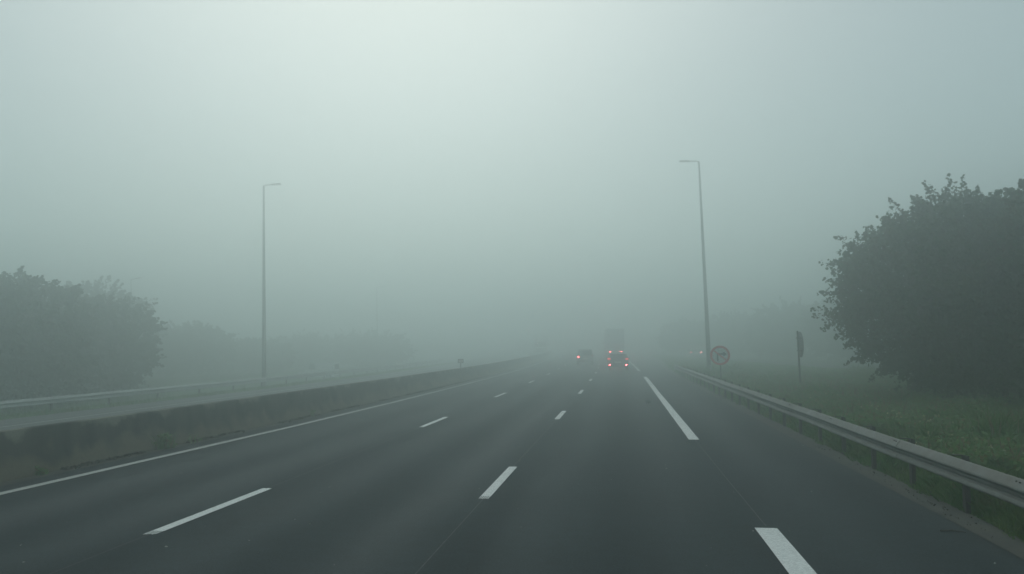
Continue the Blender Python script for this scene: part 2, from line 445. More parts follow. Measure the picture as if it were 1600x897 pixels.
# thin paving seams beside the markings
tag(strip('road_seam', off(P_R, .02), off(P_R, .034), .0045, M['seam'], ys=np.arange(11, 20.6, .5)), kind='structure')
tag(strip('road_seam', off(P_M, -.01), off(P_M, .004), .0045, M['seam'], ys=np.arange(3, 12.6, .5)), kind='structure')
tag(strip('road_seam', off(P_M, -.02), off(P_M, .01), .0045, M['seam_dark'], ys=np.arange(15.6, 120, 1.)), kind='structure')
tag(strip('road_seam', off(P_L, -.02), off(P_L, .005), .0045, M['seam_dark'], ys=np.arange(2, 120, 1.)), kind='structure')
V = []; Fq = []
for xa, xb in ((1.75, 2.05), (2.2, 2.32), (2.5, 3.2)):
    n = len(V); V += [(xa, 38.7, .006), (xb, 38.75, .006), (xb, 38.9, .006), (xa, 38.85, .006)]; Fq.append((n, n + 1, n + 2, n + 3))
tag(raw('road_marking', V, Fq, M['seam']), kind='structure')

# ------------------------------------------------------------------ fog
hz = build('haze', box((0, 160, 6.75), (560, 700, 22.5)), M['soil'])
hz.data.materials.clear()
hm = bpy.data.materials.new('fog'); hm.use_nodes = True
ht = hm.node_tree; ht.nodes.clear()
pv = ht.nodes.new('ShaderNodeVolumePrincipled')
pv.inputs['Color'].default_value = FOG_COLOR
pv.inputs['Density'].default_value = FOG
pv.inputs['Anisotropy'].default_value = FOG_G
ho = ht.nodes.new('ShaderNodeOutputMaterial'); ht.links.new(pv.outputs[0], ho.inputs['Volume'])
hz.data.materials.append(hm); tag(hz, kind='stuff', label='thick pale grey morning fog over the motorway')

# ------------------------------------------------------------------ concrete median barrier
prof = [(-.27, 0), (-.27, .07), (-.14, .30), (-.085, .78), (-.06, .80), (.06, .80), (.085, .78), (.14, .30), (.27, .07), (.27, 0)]
ys = YS[YS < 330]
V = []; F = []; n = len(prof)
for y in ys:
    for dx, z in prof:
        V.append((P_BAR(y) + dx, y, z - .0))
for i in range(len(ys) - 1):
    for k in range(n - 1):
        F.append((i * n + k, i * n + k + 1, (i + 1) * n + k + 1, (i + 1) * n + k))
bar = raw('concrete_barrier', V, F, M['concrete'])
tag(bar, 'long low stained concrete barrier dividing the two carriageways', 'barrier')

# small kilometre plate on the barrier
km = empty('marker_plate', (P_BAR(50), 50, .80)); tag(km, 'small rectangular marker plate on a short post on the concrete barrier', 'marker sign')
build('post', tube(bmesh.new(), [(0, 0, 0), (0, 0, .44)], .022, 8), M['galv_dull'], km)
build('plate', box((0, -.03, .42), (.34, .012, .24)), M['sign_back'], km, bevel=.02)
build('face', box((0, -.039, .42), (.28, .004, .18)), M['plate'], km)

# ------------------------------------------------------------------ guardrails
WP = [(-.02, .44), (-.072, .462), (-.08, .478), (-.077, .492), (-.064, .522), (-.020, .545), (-.030, .572), (-.016, .592), (-.074, .625), (-.08, .638), (-.076, .655), (-.012, .742), (0, .752)]
def guardrail(p, y0, y1, side, step_post, root, zoff, dip=None, bolts=False, metal='galv'):
    """side = -1: the corrugated face looks to -X. beams are 4 m lengths that lap by a few centimetres"""
    def zz(y):
        z = zoff(y)
        if dip and y > dip[0]: z -= (y - dip[0]) / (dip[1] - dip[0]) * .55
        return z
    nb = int(round((y1 - y0) / 4))
    for k in range(nb):
        a, b = y0 + 4 * k, y0 + 4 * k + 4.16
        V = []; m_ = len(WP)
        outline = [(dx, z) for dx, z in WP] + [(dx + .006, z) for dx, z in reversed(WP)]
        lap = .009 * (k % 2)
        for y in (a, (a + b) / 2, b):
            for dx, z in outline:
                V.append((p(y) + (dx - lap) * (-side), y, z + zz(y)))
        nn = len(outline); F = []
        for i in range(2):
            for j in range(nn):
                F.append((i * nn + j, i * nn + (j + 1) % nn, (i + 1) * nn + (j + 1) % nn, (i + 1) * nn + j))
        bm = bmesh.new()
        vs = [bm.verts.new(v) for v in V]
        for f in F: bm.faces.new([vs[i] for i in f])
        bm.faces.new(vs[:nn]); bm.faces.new(vs[-nn:])
        bo = build('beam', bm, M[metal], root)
        if not bolts or k > 8: continue
        for dy in (.04, .13):        # splice bolts
            for dx, z in ((-.05, .728), (-.05, .462)):
                y = a + dy
                bb = bmesh.new()
                bmesh.ops.create_icosphere(bb, subdivisions=1, radius=.012, matrix=Matrix.Translation((p(y) + (dx - .012) * (-side), y, z + zz(y))))
                build('bolt', bb, M['bolt'], bo)
    y = y0 + .1
    while y < y1:
        x = p(y) + .16 * (-side); s = -side
        h = zz(y); g0 = float(gz(x, y)) - .15
        bm = bmesh.new()             # C-section post
        bx(bm, (x, y, (g0 + .76 + h) / 2), (.006, .10, .76 + h - g0))
        for e_ in (-1, 1): bx(bm, (x + .028 * s, y + e_ * .053, (g0 + .76 + h) / 2), (.062, .006, .76 + h - g0))
        po = build('post', bm, M['galv_dull'], root)
        build('spacer', box((p(y) + .075 * s, y, .60 + h), (.135, .11, .17)), M['galv_dull'], po)
        if bolts: build('strap', box((p(y) + .09 * s, y + .01, .764 + h), (.13, .05, .012)), M['bolt'], po)
        y += step_post
gr = empty('guardrail', (4.4, 2, 0)); gr.location = (0, 0, 0)
tag(gr, 'galvanised corrugated steel guardrail along the grass on the right', 'guardrail')
guardrail(P_RAIL, 2.08, 62.08, -1, 2.0, gr, lambda y: 0.0, bolts=True)
gt = box((P_RAIL(62.3) + .02, 62.32, .60), (.12, .18, .32)); build('end_terminal', gt, M['galv'], gr, bevel=.03)
gl = empty('guardrail', (0, 0, 0))
tag(gl, 'distant steel guardrail beyond the opposite carriageway on the left', 'guardrail')
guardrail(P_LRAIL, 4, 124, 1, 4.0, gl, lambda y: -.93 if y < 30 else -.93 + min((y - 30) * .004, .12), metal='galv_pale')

# ------------------------------------------------------------------ street lamps
def lamp(label, base, top, arm, w=.15):
    r = empty('street_lamp', base); tag(r, label, 'street lamp')
    t = Vector(top) - Vector(base)
    build('pole', tube(bmesh.new(), [(0, 0, -.2), t * .25, t * .5, t * .75, t], [w, w * .85, w * .7, w * .55, w * .4], 16), M['lamp_pole'], r, smooth=True)
    bp = box((0, 0, .03), (.45, .45, .16)); build('base_plate', bp, M['dusty'], r, bevel=.02)
    dr = box((0, -w - .004, .95), (.13, .02, .38)); build('access_door', dr, M['galv_dull'], r, bevel=.005)
    A = Vector(arm) - Vector(base)
    build('arm', tube(bmesh.new(), [t - Vector((0, 0, .10)), t + Vector((0, 0, .02)) + (A - t) * .12, t + (A - t) * .6], [.05, .045, .035], 10), M['lamp_pole'], r, smooth=True)
    d = (A - t)
    hb = bmesh.new(); c = t + d * .76
    ang = math.atan2(d.z, abs(d.x)) * (1 if d.x > 0 else -1)
    bx(hb, c, (abs(d.length) * .52, .32, .10), Matrix.Rotation(-ang, 4, 'Y'))
    hd = build('lamp_head', hb, M['galv_dull'], r, bevel=.035)
    gb = bmesh.new(); bx(gb, c - Vector((0, 0, .055)), (d.length * .34, .22, .02), Matrix.Rotation(-ang, 4, 'Y'))
    build('lens', gb, M['sign_white'], hd)
    return r
lamp('tall street lamp behind the right guardrail beside the round red-ringed sign', (6.0, 61.4, 0), (5.47, 61.4, 15.27), (4.12, 61.4, 15.31), .16)
lamp('tall street lamp beyond the left guardrail, its short arm reaching towards the road', (-27.5, 63, -1.5), (-27.86, 63, 14.62), (-26.5, 63, 14.72), .17)
lamp('small faint street lamp beyond the trees on the left', (-54.8, 90, -1.7), (-55.4, 90, 9.5), (-54.2, 90, 9.7), .09)
lamp('faint distant street lamp past the pale van, almost lost in fog', (-37.6, 128, -1.6), (-37.9, 128, 11), (-36.6, 128, 11.1), .13)

# ------------------------------------------------------------------ signs
sg = empty('no_right_turn_sign', (5.2, 47, 0), (R(0), R(-1.7), R(-4)))
tag(sg, 'round no-right-turn sign with red ring on a post behind the guardrail', 'road sign')
build('post', tube(bmesh.new(), [(0, .05, -.2), (0, .05, 2.1)], .035, 10), M['galv_dull'], sg)
build('disc', disc(bmesh.new(), (0, 0, 1.62), .525, .02), M['sign_back'], sg)
rb = bmesh.new()                      # red ring
def ring(bm, c, r0, r1, y, n=48, th=.006):
    vs = []
    for k in range(n):
        t = 2 * math.pi * k / n
        vs.append([bm.verts.new((c[0] + r * math.cos(t), yy, c[2] + r * math.sin(t))) for r, yy in ((r0, y), (r1, y), (r1, y + th), (r0, y + th))])
    for k in range(n):
        a, b = vs[k], vs[(k + 1) % n]
        for j in range(4): bm.faces.new((a[j], a[(j + 1) % 4], b[(j + 1) % 4], b[j]))
ring(rb, (0, 0, 1.62), .41, .525, -.022)
bx(rb, (0, -.024, 1.62), (.86, .004, .065), Matrix.Rotation(R(40), 4, 'Y'))
build('white_face', disc(bmesh.new(), (0, -.012, 1.62), .50, .006), M['sign_face'], sg)
ab = bmesh.new()                      # arrow: up, then to the right
bx(ab, (-.13, -.018, 1.49), (.085, .004, .32)); bx(ab, (.02, -.0185, 1.69), (.38, .004, .085))
v = [ab.verts.new(p_) for p_ in ((.17, -.019, 1.82), (.17, -.019, 1.56), (.36, -.019, 1.69))]; ab.faces.new(v)
build('arrow', ab, M['sign_black'], sg)
build('red_ring', rb, M['sign_red'], sg)

s2 = empty('round_sign', (8.35, 42, 0), (0, R(-2), R(0)))
tag(s2, 'dark round sign seen edge-on from behind, standing in the grass before the trees', 'road sign')
build('post', tube(bmesh.new(), [(-.03, 0, -.2), (-.03, 0, 2.86)], .042, 10), M['galv_dull'], s2)
bm = disc(bmesh.new(), (0, 0, 0), .61, .03, 'X', 40); 
bmesh.ops.transform(bm, matrix=Matrix.Translation((.07, 0, 2.21)) @ Matrix.Rotation(R(1.5), 4, 'Z'), verts=bm.verts)
dk = build('disc', bm, M['sign_back'], s2)
for z in (1.92, 2.52): build('bracket', box((.02, 0, z), (.05, .95, .05), Matrix.Rotation(R(1.5), 4, 'Z')), M['galv_dull'], dk)
bm = disc(bmesh.new(), (0, 0, 0), .57, .006, 'X', 40)
bmesh.ops.transform(bm, matrix=Matrix.Translation((.09, .004, 2.21)) @ Matrix.Rotation(R(1.5), 4, 'Z'), verts=bm.verts)
build('face', bm, M['sign_white'], dk)

# ------------------------------------------------------------------ vehicles (built pointing +Y, tail at y = 0)
def side_solid(profile, w_of_z, bevel=.03):
    bm = bmesh.new()
    a = [bm.verts.new((-w_of_z(z), y, z)) for y, z in profile]
    b = [bm.verts.new((w_of_z(z), y, z)) for y, z in profile]
    n = len(profile)
    bm.faces.new(a); bm.faces.new(list(reversed(b)))
    for k in range(n): bm.faces.new((a[k], b[k], b[(k + 1) % n], a[(k + 1) % n]))
    return bm

def wheel(root, x, y, r, w, rimr=.62):
    t = build('wheel', disc(bmesh.new(), (x, y, r), r, w, 'X', 28), M['rubber'], root, bevel=.02)
    sx = 1 if x > 0 else -1
    build('rim', disc(bmesh.new(), (x + sx * (w / 2), y, r), r * rimr, .02, 'X', 20), M['rim'], t)
    return t

def arch(yc, r, z0, n=8):
    return [(yc - r * math.cos(math.pi * k / n), z0 + r * .95 * math.sin(math.pi * k / n)) for k in range(n + 1)]

def car(label, loc, yaw, paint, fog=(1, 1), tail='lit_red', h=1.45, wd=.87, L_=4.2, fogmat='fog_red', van=False):
    r = empty('van' if van else 'car', loc, (0, 0, yaw)); tag(r, label, 'van' if van else 'car')
    belt = .95 if not van else 1.05
    low = [(.10, .28)] + arch(.75, .36, .28) + arch(L_ - .85, .36, .28) + [(L_ - .12, .26), (L_, .45), (L_ - .02, .68), (L_ - .18, .80), (L_ - 1.05, belt), (.10, belt), (.02, .75), (0, .42)]
    lw = lambda z: wd if z < .75 else wd - .10 * (z - .75)
    build('body', side_solid(low, lw), M[paint], r, smooth=False, bevel=.025)
    tw = wd - .17
    hw = lambda z: (wd - .04) + (tw - (wd - .04)) * (z - belt) / (h - belt)
    rear = .14 if van else .38
    cab = [(.10, belt + .002), (rear, h - .06), (rear + .12, h), (L_ * .55, h), (L_ - 1.35 if not van else L_ - 1.2, belt + .002)]
    cab[3] = (L_ - 2.05, h)
    ca = build('cabin', side_solid(cab, hw), M[paint], r, bevel=.02)
    # rear window, following the slope of the tailgate
    def lerp(a, b, t): return (a[0] + (b[0] - a[0]) * t, a[1] + (b[1] - a[1]) * t)
    def slab(p0, p1, wf, out, m, name, inset=.09):
        q0, q1 = lerp(p0, p1, .12), lerp(p0, p1, .88)
        bm = bmesh.new()
        vs = [bm.verts.new(v) for v in ((-(wf(q0[1]) - inset), q0[0] + out, q0[1]), (wf(q0[1]) - inset, q0[0] + out, q0[1]),
                                        (wf(q1[1]) - inset, q1[0] + out, q1[1]), (-(wf(q1[1]) - inset), q1[0] + out, q1[1]))]
        f = bm.faces.new(vs)
        ex = bmesh.ops.extrude_face_region(bm, geom=[f]); 
        bmesh.ops.translate(bm, vec=(0, -out * 1.2, 0), verts=[v for v in ex['geom'] if isinstance(v, bmesh.types.BMVert)])
        return build(name, bm, m, r)
    slab(cab[0], cab[1], hw, -.012, M['glass'], 'rear_window')
    slab(cab[4], cab[3], hw, .015, M['pale_glass' if van else 'glass'], 'windscreen')
    for sx in (-1, 1):
        for ya, yb in (((.55, L_ / 2 - .25), (L_ / 2 - .17, L_ - 1.75)) if not van else ((L_ / 2 + .1, L_ - 1.5),)):
            z0, z1 = belt + .05, h - .08
            bm = bmesh.new()
            o = .006
            vs = [bm.verts.new((sx * (hw(z) + o), y, z)) for y, z in ((ya, z0), (yb + .25 * (yb > L_ / 2 + .2), z0), (yb, z1), (ya + .12, z1))]
            bm.faces.new(vs)
            build('side_window', bm, M['pale_glass' if van else 'glass'], r)
        build('tail_light', box((sx * (wd - .14), .02, .98 if not van else 1.1), (.24, .05, .11)), M[tail], r, bevel=.01)
        on = fog[0] if sx < 0 else fog[1]
        build('fog_light', box((sx * (wd - .19), -.012, .46), (.13, .03, .075)), M[fogmat if on else 'lens_red'], r, bevel=.01)
        build('mirror', box((sx * (wd + .07), L_ - 1.55, belt + .03), (.16, .10, .12)), M[paint], r, bevel=.03)
        for y in (.75, L_ - .85): wheel(r, sx * (wd - .10), y, .32, .21)
    build('bumper', box((0, .02, .40), (wd * 1.9, .12, .18)), M['plastic'], r, bevel=.03)
    build('number_plate', box((0, -.015, .70), (.52, .02, .11)), M['plate'], r)
    for sx in (-1, 1): build('headlight', box((sx * (wd - .2), L_ - .07, .68), (.3, .10, .13)), M['sign_white'], r, bevel=.02)
    if not van:
        build('spoiler', box((0, rear + .03, h + .012), (tw * 1.8, .16, .03)), M['paint_silver' if paint == 'paint_dark' else paint], r, bevel=.01)  # dark car only: silver paints in the sky reflection along its roof edge
    return r

def lorry(label, loc, yaw, skin, lit, front_lit=False, H=4.05, name='lorry'):
    r = empty(name, loc, (0, 0, yaw)); tag(r, label, 'lorry')
    build('trailer_box', box((0, 4.6, (H + 1.15) / 2), (2.5, 9.2, H - 1.15)), M[skin], r, bevel=.03)
    for sx in (-1, 1):
        d = build('rear_door', box((sx * .62, -.012, (H + 1.2) / 2), (1.17, .03, H - 1.35)), M[skin], r, bevel=.01)
        for dx in (.15, .45): build('lock_rod', box((sx * dx, -.045, (H + 1.2) / 2), (.035, .03, H - 1.5)), M['galv'], d)
    build('chassis', box((0, 5.4, .95), (1.0, 10.6, .30)), M['plastic'], r)
    bb = build('bumper_bar', box((0, -.02, .62), (2.35, .12, .22)), M['galv_dull'], r, bevel=.01)
    for sx in (-1, 1):
        build('tail_light', box((sx * .76, -.06, 1.12), (.26, .05, .13)), M[lit], r, bevel=.01)
        build('mudflap', box((sx * .95, .55, .55), (.5, .02, .6)), M['rubber'], r)
        for y in (1.2, 2.5, 9.9, 11.9): wheel(r, sx * 1.05, y, .50, .34 if y < 5 else .3)
    build('number_plate', box((0, -.09, .62), (.52, .015, .11)), M['plate'], r)
    cabp = [(9.6, .85), (9.6, 3.3), (10.1, 3.75), (11.0, 3.65), (12.15, 2.9), (12.35, 1.9), (12.4, .45), (10.6, .45), (10.4, .85)]
    cb = build('cab', side_solid(cabp, lambda z: 1.22 - .03 * max(0, z - 1.8)), M['paint_white'], r, bevel=.05)
    bm = bmesh.new()
    vs = [bm.verts.new(v) for v in ((-1.08, 12.36, 1.95), (1.08, 12.36, 1.95), (1.02, 12.17, 2.82), (-1.02, 12.17, 2.82))]; bm.faces.new(vs)
    build('windscreen', bm, M['glass'], r)
    build('grille', box((0, 12.41, 1.35), (1.5, .03, .7)), M['plastic'], r, bevel=.02)
    for sx in (-1, 1):
        build('headlight', box((sx * .95, 12.41, .78), (.38, .04, .2)), M['sign_white'], r, bevel=.02)
        build('mirror', box((sx * 1.38, 12.0, 2.35), (.16, .12, .5)), M['plastic'], r, bevel=.03)
        m_ = 'lit_white' if (front_lit and sx > 0) else 'sign_white'
        build('roof_lamp', box((sx * .55, 12.42, 2.50), (.14, .1, .10)), M[m_], r, bevel=.02)
    return r

c1 = car('dark hatchback in the middle of the three lanes with both red rear lights burning', (-.46, 72, 0), R(1), 'paint_dark', h=1.37, L_=4.1, wd=.88)
c2 = car('faint dark car one lane to the left with one red rear light lit', (-4.0, 90, 0), R(3), 'paint_grey', fog=(0, 0), h=1.62, L_=4.4, wd=.87, tail='lens_red')
build('fog_light', box((-.68, -.012, .86), (.15, .05, .10)), M['lit_truck'], c2, bevel=.01)
c3 = car('pale silver car on the slip road seen left of the tall right street lamp', (10.45, 126, .06), R(8), 'paint_silver', fog=(0, 0), tail='lit_far', h=1.45, L_=4.3, wd=.86)
t1 = lorry('tall box lorry ahead of the dark hatchback, fading into the fog', (-1.1, 121, 0), R(3), 'trailer', 'lit_truck', H=4.35)
t2 = lorry('oncoming white lorry far off behind the concrete barrier, one lamp shining', (-15.85, 162, -.25), R(180 + 6), 'trailer_white', 'lens_red', front_lit=True)
vn = car('pale van parked side-on beyond the distant left guardrail', (-31.6, 92, -1.72), R(90), 'paint_white', fog=(0, 0), tail='lens_red', h=1.85, L_=4.4, wd=.9, van=True)

# ------------------------------------------------------------------ trees
def leaves(clumps, per, size, seed, flat=.6):
    g_ = np.random.default_rng(seed)
    C = np.repeat(clumps[:, :3], per, axis=0); rad = np.repeat(clumps[:, 3], per)
    n = len(C)
    d = g_.normal(size=(n, 3)); d /= np.linalg.norm(d, axis=1)[:, None]
    rr = rad * g_.random(n) ** .45
    pos = C + d * rr[:, None] * np.array([1, 1, .8])
    # each leaf is a five-cornered blade
    u = g_.normal(size=(n, 3)); u[:, 2] *= flat; u /= np.linalg.norm(u, axis=1)[:, None]
    w = g_.normal(size=(n, 3)); v = np.cross(u, w); v /= np.linalg.norm(v, axis=1)[:, None]
    s = size * (.6 + .8 * g_.random(n))
    shape = [(-.5, 0), (-.1, .48), (.5, .16), (.5, -.16), (-.1, -.48)]
    V = np.stack([pos + u * (a * s)[:, None] + v * (b * s)[:, None] for a, b in shape], 1).reshape(-1, 3)
    F_ = np.arange(n * 5).reshape(n, 5)
    return V, F_

def shoots(g_, base, direc, length, spread, per, size):
    """leafy shoots: leaves strung along a twig, thinning out to its tip"""
    n = len(base) * per
    B = np.repeat(base, per, 0); D = np.repeat(direc, per, 0); Ln = np.repeat(length, per); Sp = np.repeat(spread, per)
    t = g_.random(n) ** 1.25
    bend = np.array([0, 0, -.18]) * (Ln * t ** 2)[:, None]
    o = g_.normal(size=(n, 3)); o /= np.linalg.norm(o, axis=1)[:, None]
    pos = B + D * (Ln * t)[:, None] + bend + o * (Sp * (1.05 - .85 * t) * g_.random(n) ** .5)[:, None]
    u = g_.normal(size=(n, 3)) + D * .8; u[:, 2] -= .3; u /= np.linalg.norm(u, axis=1)[:, None]
    w = g_.normal(size=(n, 3)); w[:, 2] += .9; v = np.cross(u, w); v /= np.linalg.norm(v, axis=1)[:, None]
    s = size * (.55 + .8 * g_.random(n))
    shape = [(-.5, 0), (-.1, .48), (.5, .16), (.5, -.16), (-.1, -.48)]
    V = np.stack([pos + u * (a * s)[:, None] + v * (b * s)[:, None] for a, b in shape], 1).reshape(-1, 3)
    return V

def tree(label, loc, h, rx, seed, n_sh, per, size, lo=.0, mat_='leaf', group=None, name='tree', trunk_r=.2, ry=None, rough=.16, skirt=.10, boxy=2.5):
    g_ = np.random.default_rng(seed)
    r = empty(name, loc); tag(r, label, 'tree' if name == 'tree' else 'bush', group)
    ry = ry or rx
    zc = h * (.46 + lo / 2); rz = h * (.5 - lo / 2) * .98
    nb = 26                                     # boughs push the outline out, with hollows between them
    bd = g_.normal(size=(nb, 3)); bd /= np.linalg.norm(bd, axis=1)[:, None]
    bh = g_.uniform(.4, 1.0, nb)
    def outline(d):
        return (1 - rough) + rough * np.max(np.clip(d @ bd.T, 0, 1) ** 14 * bh, axis=1)
    d = g_.normal(size=(n_sh, 3)); d /= np.linalg.norm(d, axis=1)[:, None]
    u = g_.random(n_sh)
    rad = np.where(u < .72, g_.uniform(.86, .97, n_sh), g_.uniform(.35, .86, n_sh)) * outline(d)
    E_ = np.array([rx, ry, rz])
    box_ = 1 / (np.abs(d) ** boxy).sum(1) ** (1 / boxy)
    c = d * (rad * box_)[:, None] * E_
    low = np.clip(-c[:, 2] / rz, 0, 1)
    c[:, 0] *= 1 + skirt * low; c[:, 1] *= 1 + skirt * low      # foliage reaches the ground
    c[:, 2] += zc
    c[:, 2] = np.maximum(c[:, 2], .12 + .3 * g_.random(n_sh))
    dr = d * np.array([1, 1, .7]) + np.array([0, 0, .45]) + g_.normal(0, .28, (n_sh, 3)); dr /= np.linalg.norm(dr, axis=1)[:, None]
    ln = rx * g_.uniform(.10, .21, n_sh) * np.where(g_.random(n_sh) < .12, 1.7, 1.0)
    V = shoots(g_, c, dr, ln, rx * g_.uniform(.05, .095, n_sh), per, size)
    # dense heart of the crown
    nc = 220
    dc = g_.normal(size=(nc, 3)); dc /= np.linalg.norm(dc, axis=1)[:, None]
    cc = dc * (g_.random(nc) ** .5 * .70)[:, None] * E_ + np.array([0, 0, zc])
    V2, _ = leaves(np.concatenate([cc, np.full((nc, 1), rx * .16)], 1), 40, size * 1.8, seed + 1)
    V = np.concatenate([V, V2])
    V[:, 2] = np.maximum(V[:, 2], .03)
    raw('crown', V, np.arange(len(V)).reshape(-1, 5), M[mat_], r)
    bm = bmesh.new()
    top = Vector((.1, .1, h * .72))
    tube(bm, [(0, 0, -.3), (.03, .02, h * .2), (.02, .06, h * .42), top], [trunk_r * 1.2, trunk_r, trunk_r * .7, trunk_r * .2], 10)
    for k in range(9):
        a = 2 * math.pi * k / 9 + g_.random(); z0 = h * (.18 + .05 * k)
        el = g_.uniform(.25, .8); Lb = rx * g_.uniform(.5, .7)
        p0 = Vector((.03, .03, z0)); p2 = p0 + Vector((math.cos(a) * Lb * math.cos(el), math.sin(a) * Lb * math.cos(el), Lb * math.sin(el)))
        p1 = (p0 + p2) / 2 - Vector((0, 0, .08 * Lb))
        tube(bm, [p0, p1, p2], [trunk_r * .45, trunk_r * .28, trunk_r * .08], 6)
    build('trunk', bm, M['bark'], r, smooth=True)
    return r

tree('large dark maple at the right edge whose foliage hangs down to the grass', (14.2, 36.0, 0), 8.7, 5.8, 3, 2000, 60, .125, ry=4.6, skirt=-.16, boxy=2.2, rough=.22)
tree('taller dark tree cut off by the right edge of the photo', (17.7, 32.2, 0), 9.7, 4.9, 8, 1500, 56, .125)
tree('dark tree showing between the two nearest crowns on the right', (18.6, 42.5, 0), 9.0, 5.0, 13, 900, 42, .18)
LG = 'trees beyond the left guardrail'
tree('darkest and nearest of the left trees, at the left edge of the photo', (-37.4, 47, -1.7), 8.7, 5.4, 21, 1000, 40, .19, mat_='leaf_far', group=LG)
tree('middle tree on the left with its right side sloping down to the guardrail', (-39.2, 57, -1.7), 8.0, 5.6, 22, 900, 36, .22, mat_='leaf_far', group=LG)
tree('pale tall tree fading behind the two nearest left trees', (-50.5, 76, -1.7), 10.4, 5.5, 23, 600, 30, .27, mat_='leaf_far', group=LG)
tree('low rounded faint tree left of the tall left street lamp', (-53.5, 100, -1.7), 6.8, 5.6, 24, 550, 30, .27, mat_='leaf_far', group=LG)
tree('small faint bushy tree right beside the tall left street lamp', (-50, 112, -1.7), 4.8, 5, 25, 400, 28, .27, mat_='leaf_far', group=LG)
FG = 'very faint trees lost in the left fog'
for i, (x, y, h, rx) in enumerate(((-64, 134, 4.6, 6), (-52, 136, 5.4, 7), (-42, 139, 6.0, 7), (-66, 118, 6.5, 6.5))):
    tree(['faintest small tree in the left fog beyond the pale van', 'faint low tree in the fog directly behind the pale van', 'faint broad tree in fog right of the pale van', 'faint tree in fog hidden by the rounded left tree'][i],
         (x, y, -1.7), h, rx, 40 + i, 350, 24, .34, mat_='leaf_far', group=FG)
RG = 'hazy trees beyond the slip road'
RL = ['hazy low tree at the left end of the row beyond the slip road', 'hazy tree second from the left end beyond the slip road', 'hazy tree above the no-right-turn sign, beyond the slip road',
      'tallest hazy tree in the row beyond the slip road', 'hazy tree above the edge-on sign, beyond the slip road', 'hazy tree beside the dark maple, beyond the slip road',
      'hazy tree beyond the slip road, mostly behind the dark maple']
for i, (x, y, h, rx) in enumerate(((13.0, 168, 7.0, 6.5), (19, 148, 7.8, 6.5), (24, 130, 8.4, 6.2), (29, 115, 8.8, 6.2), (34.0, 104, 8.4, 6.2), (38.5, 92, 8.0, 6), (41.5, 78, 9, 6))):
    tree(RL[i], (x, y, 0), h, rx, 60 + i, 500, 26, .32, mat_='leaf_far', group=RG)

# ------------------------------------------------------------------ grass, flowers, weeds
def blades(P, hgt, wid, seed, lean=.35):
    g_ = np.random.default_rng(seed); n = len(P)
    a = g_.random(n) * 2 * np.pi; la = g_.random(n) * 2 * np.pi
    ll = hgt * lean * g_.random(n)
    dx, dy = np.cos(a) * wid / 2, np.sin(a) * wid / 2
    z = P[:, 2]
    b0 = np.stack([P[:, 0] - dx, P[:, 1] - dy, z], 1); b1 = np.stack([P[:, 0] + dx, P[:, 1] + dy, z], 1)
    mx, my = np.cos(la) * ll, np.sin(la) * ll
    m0 = np.stack([P[:, 0] - dx * .7 + mx * .35, P[:, 1] - dy * .7 + my * .35, z + hgt * .6], 1)
    m1 = np.stack([P[:, 0] + dx * .7 + mx * .35, P[:, 1] + dy * .7 + my * .35, z + hgt * .6], 1)
    t = np.stack([P[:, 0] + mx, P[:, 1] + my, z + hgt], 1)
    V = np.stack([b0, b1, m1, t, m0], 1).reshape(-1, 3)
    return V, np.arange(n * 5).reshape(n, 5)

def scatter(n, y0, y1, xa, xb, power, seed):
    g_ = np.random.default_rng(seed)
    y = y0 + (y1 - y0) * g_.random(n) ** power
    a, b = xa(y), xb(y)
    x = a + (b - a) * g_.random(n)
    return x, y
def patch(x, y, f=1.0, s=0.):
    return .5 + .5 * np.sin(x * f + 1.3 * np.sin(y * f * .7 + s)) * np.cos(y * f * .8 + 1.1 * np.sin(x * f * .9 + s))

x, y = scatter(180000, 6, 68, lambda y: P_EDGE(y) - .02 - .16 * np.clip(patch(y * 0, y, 3.1, 1.) * patch(y * 0, y, 1.3) * 1.6 - .1, 0, 1), lambda y: np.minimum(RAMP_A(y), 6 + .42 * y), 1.7, 1)
near = np.clip((x - P_EDGE(y)) / .35, 0, 1)
hh = (.06 + .24 * patch(x, y, 1.1) * nr.random(len(x)) + .12 * nr.random(len(x))) * (.45 + .55 * near) + .16 * nr.random(len(x)) * np.exp(-((x - P_EDGE(y) - .45) / .3) ** 2)
tuss = patch(x, y, 4.3, .7) * patch(x, y, 2.9, 2.2); hh = hh * (.55 + 1.5 * tuss)
tall = patch(x, y, .55, 2.) > .72; hh = np.where(tall, hh * 1.7, hh)
z = verge_bump(x, y) - .03
V, F_ = blades(np.stack([x, y, z], 1), hh, .011 + .0012 * y, 3, 1.3)
tag(raw('grass', V, F_, M['grass']), 'rough green grass on the right verge behind the guardrail', kind='stuff')
x, y = scatter(26000, 66, 150, P_EDGE, RAMP_A, 1.2, 2)
V, F_ = blades(np.stack([x, y, verge_bump(x, y) - .03], 1), .12 + .25 * nr.random(len(x)), .12 + 0 * x, 4, .5)
tag(raw('grass', V, F_, M['grass']), 'far grass strip between motorway and slip road', kind='stuff')
x, y = scatter(60000, 10, 125, lambda y: P_LRAIL(y) - 12 - .06 * y, off(P_OPP_EDGE, -.1), 1.1, 5)
V, F_ = blades(np.stack([x, y, gz(x, y) - .03], 1), .10 + .22 * nr.random(len(x)), .03 + .001 * y, 6, .5)
tag(raw('grass', V, F_, M['grass']), 'grass on the verge beyond the opposite carriageway', kind='stuff')
x, y = scatter(24000, 20, 66, lambda y: RAMP_A(y) - 9, RAMP_B, 1.0, 9)
keep = x < RAMP_A(y)
x, y = x[keep], y[keep]
V, F_ = blades(np.stack([x, y, verge_bump(x, y) - .03], 1), .12 + .25 * nr.random(len(x)), .06 + 0 * x, 7, .5)
tag(raw('grass', V, F_, M['grass']), 'grass under and behind the dark trees on the right', kind='stuff')

